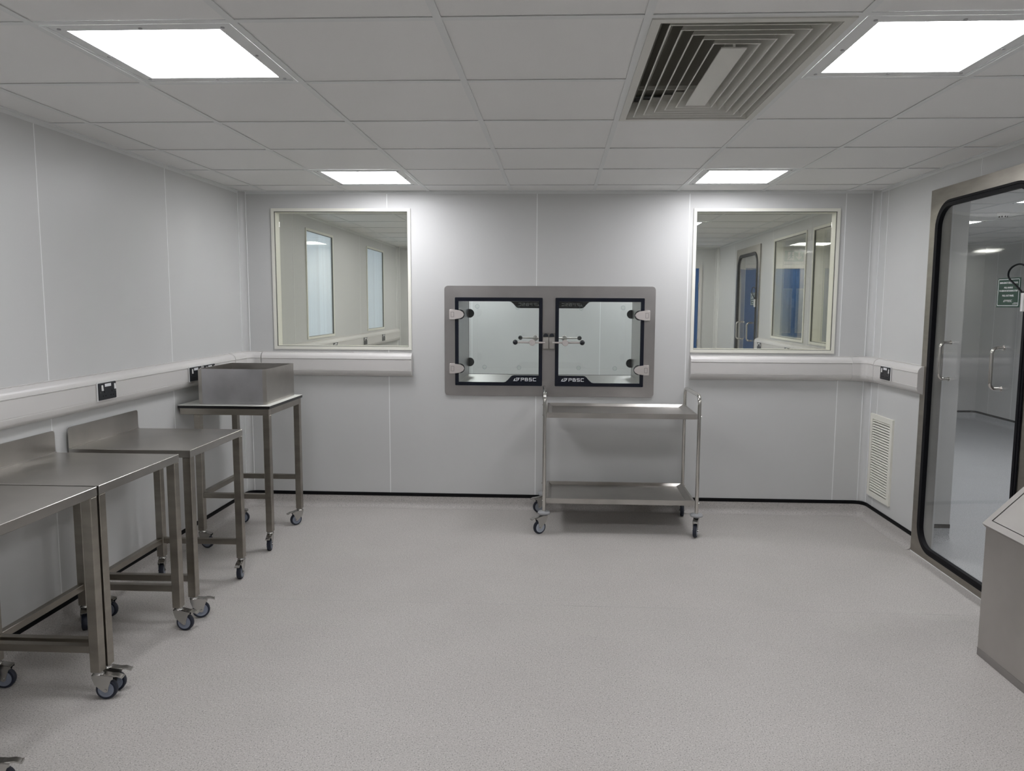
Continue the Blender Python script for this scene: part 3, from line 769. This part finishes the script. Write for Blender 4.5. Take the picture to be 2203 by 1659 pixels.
def trunk(name, segs, corners, caps, label, loc):
    t = empty(name, loc, label=label, cat='trunking'); o = Vector(loc)
    def rel(path): return [(x - o.x, y - o.y, nx, ny) for x, y, nx, ny in path]
    def zs(p): return [(a, z - o.z) for a, z in p]
    for pth in segs:
        bm = new(); sweep(bm, rel(pth), zs(TP)); obj('trunking_length', bm, UPVC, t, smooth=True, angle=25)
    for pth in corners:
        bm = new(); sweep(bm, rel(pth), zs(big())); obj('corner_cover', bm, UPVC, t, smooth=True, angle=25)
    for pth in caps:
        bm = new(); sweep(bm, rel(pth), zs(big(1.04))); obj('end_cap', bm, UPVC, t, smooth=True, angle=25)
    return t
q = .10
def cpath(cx, cy, a0, a1, r, n, pre, post): return [pre] + corner(cx, cy, r, a0, a1, n) + [post]
r_ = .10
trunk('dado_trunking', [[(XL, YN + .01, 1, 0), (XL, 5.30, 1, 0)], [(-2.21, YB, 0, -1), (-1.094, YB, 0, -1)]],
      [cpath(XL + r_, YB - r_, 180, 90, r_, 8, (XL, 5.19, 1, 0), (-2.215, YB, 0, -1))],
      [[(-1.094, YB, 0, -1), (-1.083, YB, 0, -1)]], 'long white dado trunking along the left wall, turning the corner under the left window', (XL, YB - .5, 1.0))
trunk('dado_trunking', [[(.975, YB, 0, -1), (2.13, YB, 0, -1)], [(XR, 5.32, -1, 0), (XR, 4.655, -1, 0)]],
      [cpath(XR - r_, YB - r_, 90, 0, r_, 8, (2.115, YB, 0, -1), (XR, 5.29, -1, 0))],
      [[(.963, YB, 0, -1), (.975, YB, 0, -1)], [(XR, 4.655, -1, 0), (XR, 4.643, -1, 0)]], 'short white dado trunking under the right window, turning to the glass door', (XR, YB - .5, 1.0))
trunk('dado_trunking', [[(AL, AN + .01, 1, 0), (AL, AB - .05, 1, 0)]], [], [], 'white dado trunking seen through the left window', (AL, AN + .5, 1.0))
trunk('dado_trunking', [[(AR, 8.51, -1, 0), (AR, AN + .01, -1, 0)]], [], [[(AR, 8.522, -1, 0), (AR, 8.51, -1, 0)]], 'white dado trunking seen through the right window', (AR, AN + .5, 1.0))

# ------------------------------------------------------------------ double sockets
sk = {}
def socket(x, y, face, label, group=None):
    """face +1: looks toward +x (left wall); -1: toward -x"""
    t = empty('power_socket', (x, y, 1.047), rz=0 if face > 0 else math.pi, label=label, cat='socket', group=group)
    if not sk:
        # local: x out of the wall, y along the wall, viewer's left is -y... (facing -x the viewer's right is +y)
        def part(nm, bm, m, **k): sk[nm] = obj(nm.split('#')[0], bm, m, t, **k)
        bm = new(); box(bm, .0002, .010, -.0735, .0735, 0, .087, bev=.003); part('plate', bm, SOCK)
        bm = new(); box(bm, -.0001, .0050, -.0775, .0775, -.004, .091); part('backplate', bm, WHITEP)
        for i, yy in enumerate((-.046, .060)):
            bm = new(); prism(bm, [(yy - .0065, .048), (yy + .0065, .048), (yy + .0065, .076), (yy - .0065, .076)], lambda a, b: Vector((.0095, a, b)), lambda a, b: Vector((.0135 + (b - .048) * -.09, a, b)))
            part('rocker_switch#%d' % i, bm, WHITEP)
        bm = new()
        for yy in (-.062, .062):
            lathe(bm, (.0095, yy, .040), (1, 0, 0), [(.0032, 0), (.0032, .0012)], 10)
        part('screws', bm, ZINC); stuff(sk['screws'])
        bm = new(); box(bm, .0098, .0104, -.024, .028, .066, .081); part('label_strip', bm, PRINT)
        bm = new()
        for c in (-.030, .034):
            box(bm, .0100, .0103, c - .0022, c + .0022, .036, .046); box(bm, .0100, .0103, c - .014, c - .007, .018, .0225); box(bm, .0100, .0103, c + .007, c + .014, .018, .0225)
        part('pin_holes', bm, mat('hole_black', (0, 0, 0), .9)); stuff(sk['pin_holes'])
    else:
        for s in sk.values(): inst(s, t)
    return t
socket(XL + .0518, 3.659, 1, 'black double socket on the left trunking, above the second splashback')
socket(XL + .0518, 4.585, 1, 'black double socket half hidden behind the front of the steel box')
socket(XL + .0518, 4.775, 1, 'black double socket peeping over the left side of the steel box')
socket(XR - .0518, 5.080, -1, 'black double socket on the right trunking, beside the glass door')
for y, s in ((7.56, 'nearest'), (8.75, 'middle'), (9.67, 'farthest')): socket(AL + .0518, y, 1, s + ' of the sockets seen through the left window', 'sockets beyond the left window')
for y, s in ((8.28, 'farther'), (7.28, 'nearer')): socket(AR - .0518, y, -1, s + ' of the sockets seen through the right window', 'sockets beyond the right window')

# ------------------------------------------------------------------ wall grille
def grille():
    y0, y1, z0, z1 = 5.030, 5.382, .185, .778
    t = empty('wall_vent', (XR, (y0 + y1) / 2, z0), label='tall cream louvred air grille low on the right wall by the corner', cat='vent'); o = Vector(t.location)
    F = lambda u, z, d: P_right(u, z, d) - o
    bm = new(); ring(bm, F, rr(y0, y1, z0, z1, .0005, 1), rr(y0 + .036, y1 - .036, z0 + .036, z1 - .036, .0005, 1), -.014, .0)
    bmesh.ops.bevel(bm, geom=[e for e in bm.edges if len(e.link_faces) == 2 and e.calc_face_angle(0) > 1], offset=.004, segments=1, affect='EDGES')
    obj('frame', bm, VENTM if False else CREAM, t)
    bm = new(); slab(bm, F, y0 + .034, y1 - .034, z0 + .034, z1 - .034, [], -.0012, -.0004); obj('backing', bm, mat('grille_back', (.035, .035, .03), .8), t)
    n = 28; hz = (z1 - z0 - .076) / n
    first = None
    for k in range(n):
        z = z0 + .038 + hz * k
        bm = new(); prism(bm, [(-.0105, hz * .34), (-.0122, hz * .36), (-.0040, hz * .95), (-.0020, hz * .95)], lambda d, zz: F(y0 + .0365, z0 + .038 + zz, d), lambda d, zz: F(y1 - .0365, z0 + .038 + zz, d)) if first is None else None
        if first is None: first = obj('louvre_slat', bm, CREAM, t)
        else:
            bm.free(); inst(first, t, (0, 0, hz * k))
grille()

# ------------------------------------------------------------------ casters
def caster(parent, x, y, h, ang, r=.040, off=.030, brake=True, hub=HUB, bumper=False, name='caster'):
    """swivel caster hanging below (x, y, h); ang = direction from pivot to wheel in degrees"""
    a = math.radians(ang); d = Vector((math.cos(a), math.sin(a), 0)); n = Vector((-math.sin(a), math.cos(a), 0)); o = Vector((x, y, 0))
    Q = lambda s, z, w: o + d * s + n * w + Vector((0, 0, z))
    bm = new(); hw = .0165; top = h - .010
    lathe(bm, (x, y, top - .004), (0, 0, 1), [(.0205, 0), (.0215, .004), (.018, .010), (.018, h - top + .004)], 18)
    prof = [(-.019, top), (.020, top), (off + r * .70, top - .009), (off + r * .74, top - .020), (off + .022, top - .024), (off + .012, r + .012), (off + .0085, r - .006), (off, r - .010), (off - .0085, r - .006), (-.010, top - .040), (-.019, top - .012)]
    for w0 in (-hw, hw - .0025):
        prism(bm, prof, lambda s, z: Q(s, z, w0), lambda s, z: Q(s, z, w0 + .0025))
    prism(bm, [(-.019, top), (.020, top), (off + r * .75, top - .010), (off + r * .75, top - .0125), (.020, top - .003), (-.019, top - .003)], lambda s, z: Q(s, z, -hw), lambda s, z: Q(s, z, hw))
    prism(bm, [(-.019, top), (-.019, top - .003), (-.016, top - .03), (-.0135, top - .03), (-.016, top - .003)], lambda s, z: Q(s, z, -hw), lambda s, z: Q(s, z, hw)) if False else None
    lathe(bm, Q(off, r, 0), n, [(.005, -hw - .003), (.005, hw + .003)], 10)
    c = obj(name, bm, ZINC, parent, smooth=True, angle=30)
    wc = Q(off, r, 0)
    bm = new(); lathe(bm, wc, n, [(r * .72, -.0115), (r * .93, -.0115), (r, -.006), (r, .006), (r * .93, .0115), (r * .72, .0115)], 28); obj('tyre', bm, TYRE, c, smooth=True)
    bm = new(); lathe(bm, wc, n, [(.006, -.0140), (.009, -.0122), (r * .60, -.0122), (r * .63, -.0132), (r * .74, -.0132), (r * .74, .0132), (r * .63, .0132), (r * .60, .0122), (.009, .0122), (.006, .0140)], 28); obj('wheel_hub', bm, hub, c, smooth=True)
    if brake:
        bm = new(); e = off + r * .72
        prism(bm, [(e - .03, top - .004), (e + .012, top - .006), (e + .030, top - .014), (e + .034, top - .012), (e + .034, top - .020), (e + .014, top - .012), (e - .03, top - .010)], lambda s, z: Q(s, z, -.013), lambda s, z: Q(s, z, .013))
        obj('brake_pedal', bm, ZINC, c, smooth=True)
    if bumper:
        bm = new(); lathe(bm, (x, y, h), (0, 0, 1), [(.030, -.002), (.040, .0), (.043, .006), (.043, .010), (.038, .016), (.016, .019)], 28); obj('bumper_disc', bm, BUMP, c, smooth=True)
    return c

# ------------------------------------------------------------------ steel tables
def leg(parent, x0, y0, z0, z1, s=.040, m=None):
    return obj('leg', bx(x0, x0 + s, y0, y0 + s, z0, z1, bev=.0025), m or STEELD, parent)
def steel_table(xf, y0, L, rz, label, casters):
    """xf: front edge x; local origin at the middle of the front edge on the floor; table runs to -x"""
    t = empty('steel_table', (xf - .3, y0 + L / 2, 0), rz, label=label, cat='table', group='low steel tables in a row along the wall')
    W = .592; hx = .3; hy = L / 2; top = .840
    bm = new(); box(bm, hx - W, hx, -hy, hy, top - .036, top, bev=.0014); obj('table_top', bm, STEEL, t)
    bm = new(); prism(bm, arc(hy - .014, .103 - .014, .014, 0, 90, 5) + arc(-hy + .014, .103 - .014, .014, 90, 180, 5) + [(-hy, -.001), (hy, -.001)],
                      lambda a, b: Vector((hx - W, a, top + b)), lambda a, b: Vector((hx - W + .003, a, top + b)))
    box(bm, hx - W + .003, hx - W + .008, -hy, hy, top - .0005, top + .003)
    obj('splashback', bm, STEEL, t)
    fx, rx = hx - .041, hx - .495; zb = .113
    for x in (fx, rx):
        for y in (-hy + .001, hy - .041): leg(t, x, y, zb, top - .036)
    for y in (-hy + .006, hy - .036): obj('side_rail', bx(rx + .04, fx, y, y + .030, .190, .220, bev=.002), STEELD, t)
    obj('rear_rail', bx(rx + .005, rx + .035, -hy + .041, hy - .041, .190, .220, bev=.002), STEELD, t)
    for (ix, iy), ang, br in casters:
        x = (fx if ix else rx) + .02; y = (hy - .021 if iy else -hy + .021)
        caster(t, x, y, zb, ang - math.degrees(rz), brake=br)
    return t
steel_table(-1.756, 2.098, .600, 0, 'nearest steel table, cut off by the left edge, no splashback in sight',
            [((1, 1), 8, True), ((0, 1), 195, False), ((1, 0), 20, True), ((0, 0), -30, False)])
steel_table(-1.757, 2.712, .602, 0, 'steel table in the middle of the row, pushed against the nearest one',
            [((1, 1), 0, True), ((0, 1), -62, False), ((1, 0), 12, True), ((0, 0), 10, False)])
steel_table(-1.750, 3.398, .600, math.radians(.6), 'steel table next to the taller white topped table, splashback fully in view',
            [((1, 1), -82, True), ((0, 1), -70, False), ((1, 0), 28, True), ((0, 0), 0, False)])

def tall_table():
    x1, x0, y0, y1 = -1.767, -2.343, 4.430, 5.016
    t = empty('tall_table', ((x0 + x1) / 2, (y0 + y1) / 2, 0), label='taller steel table with a black edged white top, standing in the left corner', cat='table')
    o = t.location; hx = (x1 - x0) / 2; hy = (y1 - y0) / 2
    bm = new(); box(bm, -hx, hx, -hy, hy, .891, .9075); tt = obj('table_top', bm, LAMB, t)
    obj('laminate_sheet', bx(-hx, hx, -hy, hy, .9075, .910), LAMW, tt)
    g = .008; bm = new(); zt, zb2 = .891, .850
    box(bm, -hx + g, hx - g, -hy + g, -hy + g + .04, zb2, zt, bev=.002); box(bm, -hx + g, hx - g, hy - g - .04, hy - g, zb2, zt, bev=.002)
    box(bm, -hx + g, -hx + g + .04, -hy + g + .04, hy - g - .04, zb2, zt, bev=.002); box(bm, hx - g - .04, hx - g, -hy + g + .04, hy - g - .04, zb2, zt, bev=.002)
    obj('apron', bm, STEELD, t)
    fx, rx = hx - g - .040, hx - .482
    for x in (fx, rx):
        for y in (-hy + g, hy - g - .04): leg(t, x, y, .113, zb2)
    for y in (-hy + g + .005, hy - g - .035): obj('side_rail', bx(rx + .04, fx, y, y + .03, .322, .354, bev=.002), STEELD, t)
    obj('rear_rail', bx(rx + .005, rx + .035, -hy + g + .04, hy - g - .04, .322, .354, bev=.002), STEELD, t)
    for (ix, iy), ang, br in [((1, 0), -80, True), ((1, 1), -135, True), ((0, 0), -5, False), ((0, 1), 10, False)]:
        caster(t, (fx if ix else rx) + .02, (hy - g - .02 if iy else -hy + g + .02), .113, ang, brake=br)
tall_table()

def steel_box():
    x0, x1, y0, y1, z0, z1 = -2.238, -1.808, 4.497, 4.972, .9105, 1.130
    t = empty('steel_box', ((x0 + x1) / 2, (y0 + y1) / 2, z0), label='deep open stainless steel box standing on the taller table', cat='box')
    hx, hy, h, th = (x1 - x0) / 2, (y1 - y0) / 2, z1 - z0, .0025
    for nm, a in (('side_panel', (-hx, hx, -hy, -hy + th, 0, h)), ('side_panel', (-hx, hx, hy - th, hy, 0, h)), ('side_panel', (-hx, -hx + th, -hy + th, hy - th, 0, h)), ('side_panel', (hx - th, hx, -hy + th, hy - th, 0, h))):
        obj(nm, bx(*a), STEELB if a[3] < 0 else STEEL, t)
    obj('base_panel', bx(-hx + th, hx - th, -hy + th, hy - th, 0, .003), STEEL, t)
    for sx in (-1, 1):
        bm = new(); box(bm, min(sx * hx, sx * (hx + .0012)), max(sx * hx, sx * (hx + .0012)), -hy - .0012, -hy + .022, 0, h)
        a, b = (-hx, -hx + .020) if sx < 0 else (hx - .024, hx)
        box(bm, a, b, -hy - .0012, -hy, 0, h); bmesh.ops.remove_doubles(bm, verts=bm.verts, dist=1e-5); obj('corner_fold', bm, STEEL, t)
steel_box()

# ------------------------------------------------------------------ trolley
def trolley():
    t = empty('steel_trolley', (.425, 5.15, 0), 0, label='two tier stainless steel trolley with tubular handles under the hatch', cat='trolley')
    o = Vector(t.location)
    xl, xr_, yf, yb = -.086, .936, 4.895, 5.395
    xlb, xrb = -.098, .924
    def rel(x, y, z): return (x - o.x, y - o.y, z)
    zt = .944; rb = .055
    for xf, xb in ((xl, xlb), (xr_, xrb)):
        pts = [(xf, yf, .150), (xf, yf, .5), (xf, yf, zt - rb)]
        for a in range(15, 91, 15): pts.append((xf + (xb - xf) * .02, yf + rb - rb * math.cos(math.radians(a)), zt - rb + rb * math.sin(math.radians(a))))
        for a in range(0, 91, 15): pts.append((xb, yb - rb + rb * math.sin(math.radians(a)), zt - rb + rb * math.cos(math.radians(a))))
        pts += [(xb, yb, .5), (xb, yb, .150)]
        bm = new(); tube(bm, [rel(*p) for p in pts], .0120, 14); obj('handle_frame', bm, STEELP, t, smooth=True)
    def shelf(z1, lip):
        x0, x1, y0, y1 = xl + .012 - o.x, xr_ - .014 - o.x, yf + .002 - o.y, yb - .002 - o.y
        bm = new(); I = lambda u, v, d: Vector((u, v, d))
        ring(bm, I, rr(x0, x1, y0, y1, 0, 1), rr(x0 + .002, x1 - .002, y0 + .002, y1 - .002, 0, 1), z1 - lip, z1)
        ring(bm, I, rr(x0 + .002, x1 - .002, y0 + .002, y1 - .002, 0, 1), rr(x0 + .014, x1 - .014, y0 + .014, y1 - .014, 0, 1), z1 - .002, z1)
        A = rr(x0 + .014, x1 - .014, y0 + .014, y1 - .014, 0, 1); B = rr(x0 + .034, x1 - .050, y0 + .030, y1 - .030, 0, 1)
        ra = [bm.verts.new((u, v, z1)) for u, v in A]; rb_ = [bm.verts.new((u, v, z1 - .018)) for u, v in B]
        m = len(A)
        for i in range(m): bm.faces.new((ra[i], ra[(i + 1) % m], rb_[(i + 1) % m], rb_[i]))
        bm.faces.new(rb_)
        box(bm, x0 + .03, x1 - .046, y0 + .026, y1 - .026, z1 - .0215, z1 - .0195)
        bmesh.ops.remove_doubles(bm, verts=bm.verts, dist=1e-4)
        obj('shelf', bm, STEEL, t)
    shelf(.823, .035); shelf(.238, .034)
    bm = new()
    for x, y in ((xl, yf), (xr_, yf), (xlb, yb), (xrb, yb)):
        for z in (.806, .221):
            sx = 1 if x > .4 else -1
            p = rel(x, y, z); lathe(bm, (p[0] + sx * .010, p[1], p[2]), (sx, 0, 0), [(.005, 0), (.005, .004), (.003, .006)], 10)
    stuff(obj('bolt_heads', bm, STEELP, t))
    for (x, y), a in (((xl, yf), 215), ((xr_, yf), 252), ((xlb, yb), 200), ((xrb, yb), 262)):
        p = rel(x, y, 0); caster(t, p[0], p[1], .133, a, r=.0455, off=.036, brake=(x < .4), hub=HUBG, bumper=True)
trolley()

# ------------------------------------------------------------------ stainless cabinet with sloping lid
def cabinet():
    x0, x1, y0, y1 = 1.880, 2.215, 2.20, 3.252
    zf = .607; sl = 1.0; zb = zf + (x1 - x0) * sl
    t = empty('sloping_top_cabinet', ((x0 + x1) / 2, (y0 + y1) / 2, 0), label='low stainless steel cabinet with a sloping lid at the lower right', cat='cabinet'); o = Vector(t.location)
    bm = new(); prism(bm, [(x0 - o.x, .001), (x1 - o.x, .001), (x1 - o.x, zb - .02), (x0 - o.x, zf - .02)], lambda a, z: Vector((a, y0 - o.y, z)), lambda a, z: Vector((a, y1 - o.y, z)))
    obj('body', bm, STEELC, t)
    obj('plinth', bx(x0 - .0015 - o.x, x0 - o.x, y0 - o.y, y1 - o.y, .001, .035), STEELH, t)
    # lid frame in the sloping plane: s along the slope, v along y
    k = 1 / math.sqrt(1 + sl * sl); Ls = (x1 - x0) / k
    S = lambda s, v, d: Vector((x0 - o.x + k * s - k * sl * d, v - o.y, zf - .02 + sl * k * s + k * d))
    bm = new(); ring(bm, S, rr(-.004, Ls + .004, y0 - .004, y1 + .004, .001, 1), rr(.026, Ls - .03, y0 + .03, y1 - .030, .001, 1), -.002, .020)
    bmesh.ops.bevel(bm, geom=[e for e in bm.edges if len(e.link_faces) == 2 and e.calc_face_angle(0) > 1], offset=.002, segments=1, affect='EDGES')
    obj('lid_rim', bm, STEELL, t)
    bm = new(); ring(bm, S, rr(.026, Ls - .03, y0 + .03, y1 - .030, .001, 1), rr(.030, Ls - .034, y0 + .034, y1 - .034, .001, 1), .0, .012); obj('lid_seal', bm, RUBBER, t)
    bm = new()
    a = [bm.verts.new(S(s, v, d)) for d in (.002, .018) for s, v in ((.030, y0 + .034), (Ls - .034, y0 + .034), (Ls - .034, y1 - .034), (.030, y1 - .034))]
    for f in ((0, 1, 2, 3), (4, 5, 6, 7), (0, 1, 5, 4), (1, 2, 6, 5), (2, 3, 7, 6), (3, 0, 4, 7)): bm.faces.new([a[i] for i in f])
    obj('lid', bm, STEELL, t)
    bm = new(); tube(bm, [S(.09, 2.55, .018), S(.09, 2.55, .045), S(.09, 2.75, .045), S(.09, 2.75, .018)], .006, 10); obj('lid_handle', bm, STEELP, t, smooth=True)
cabinet()
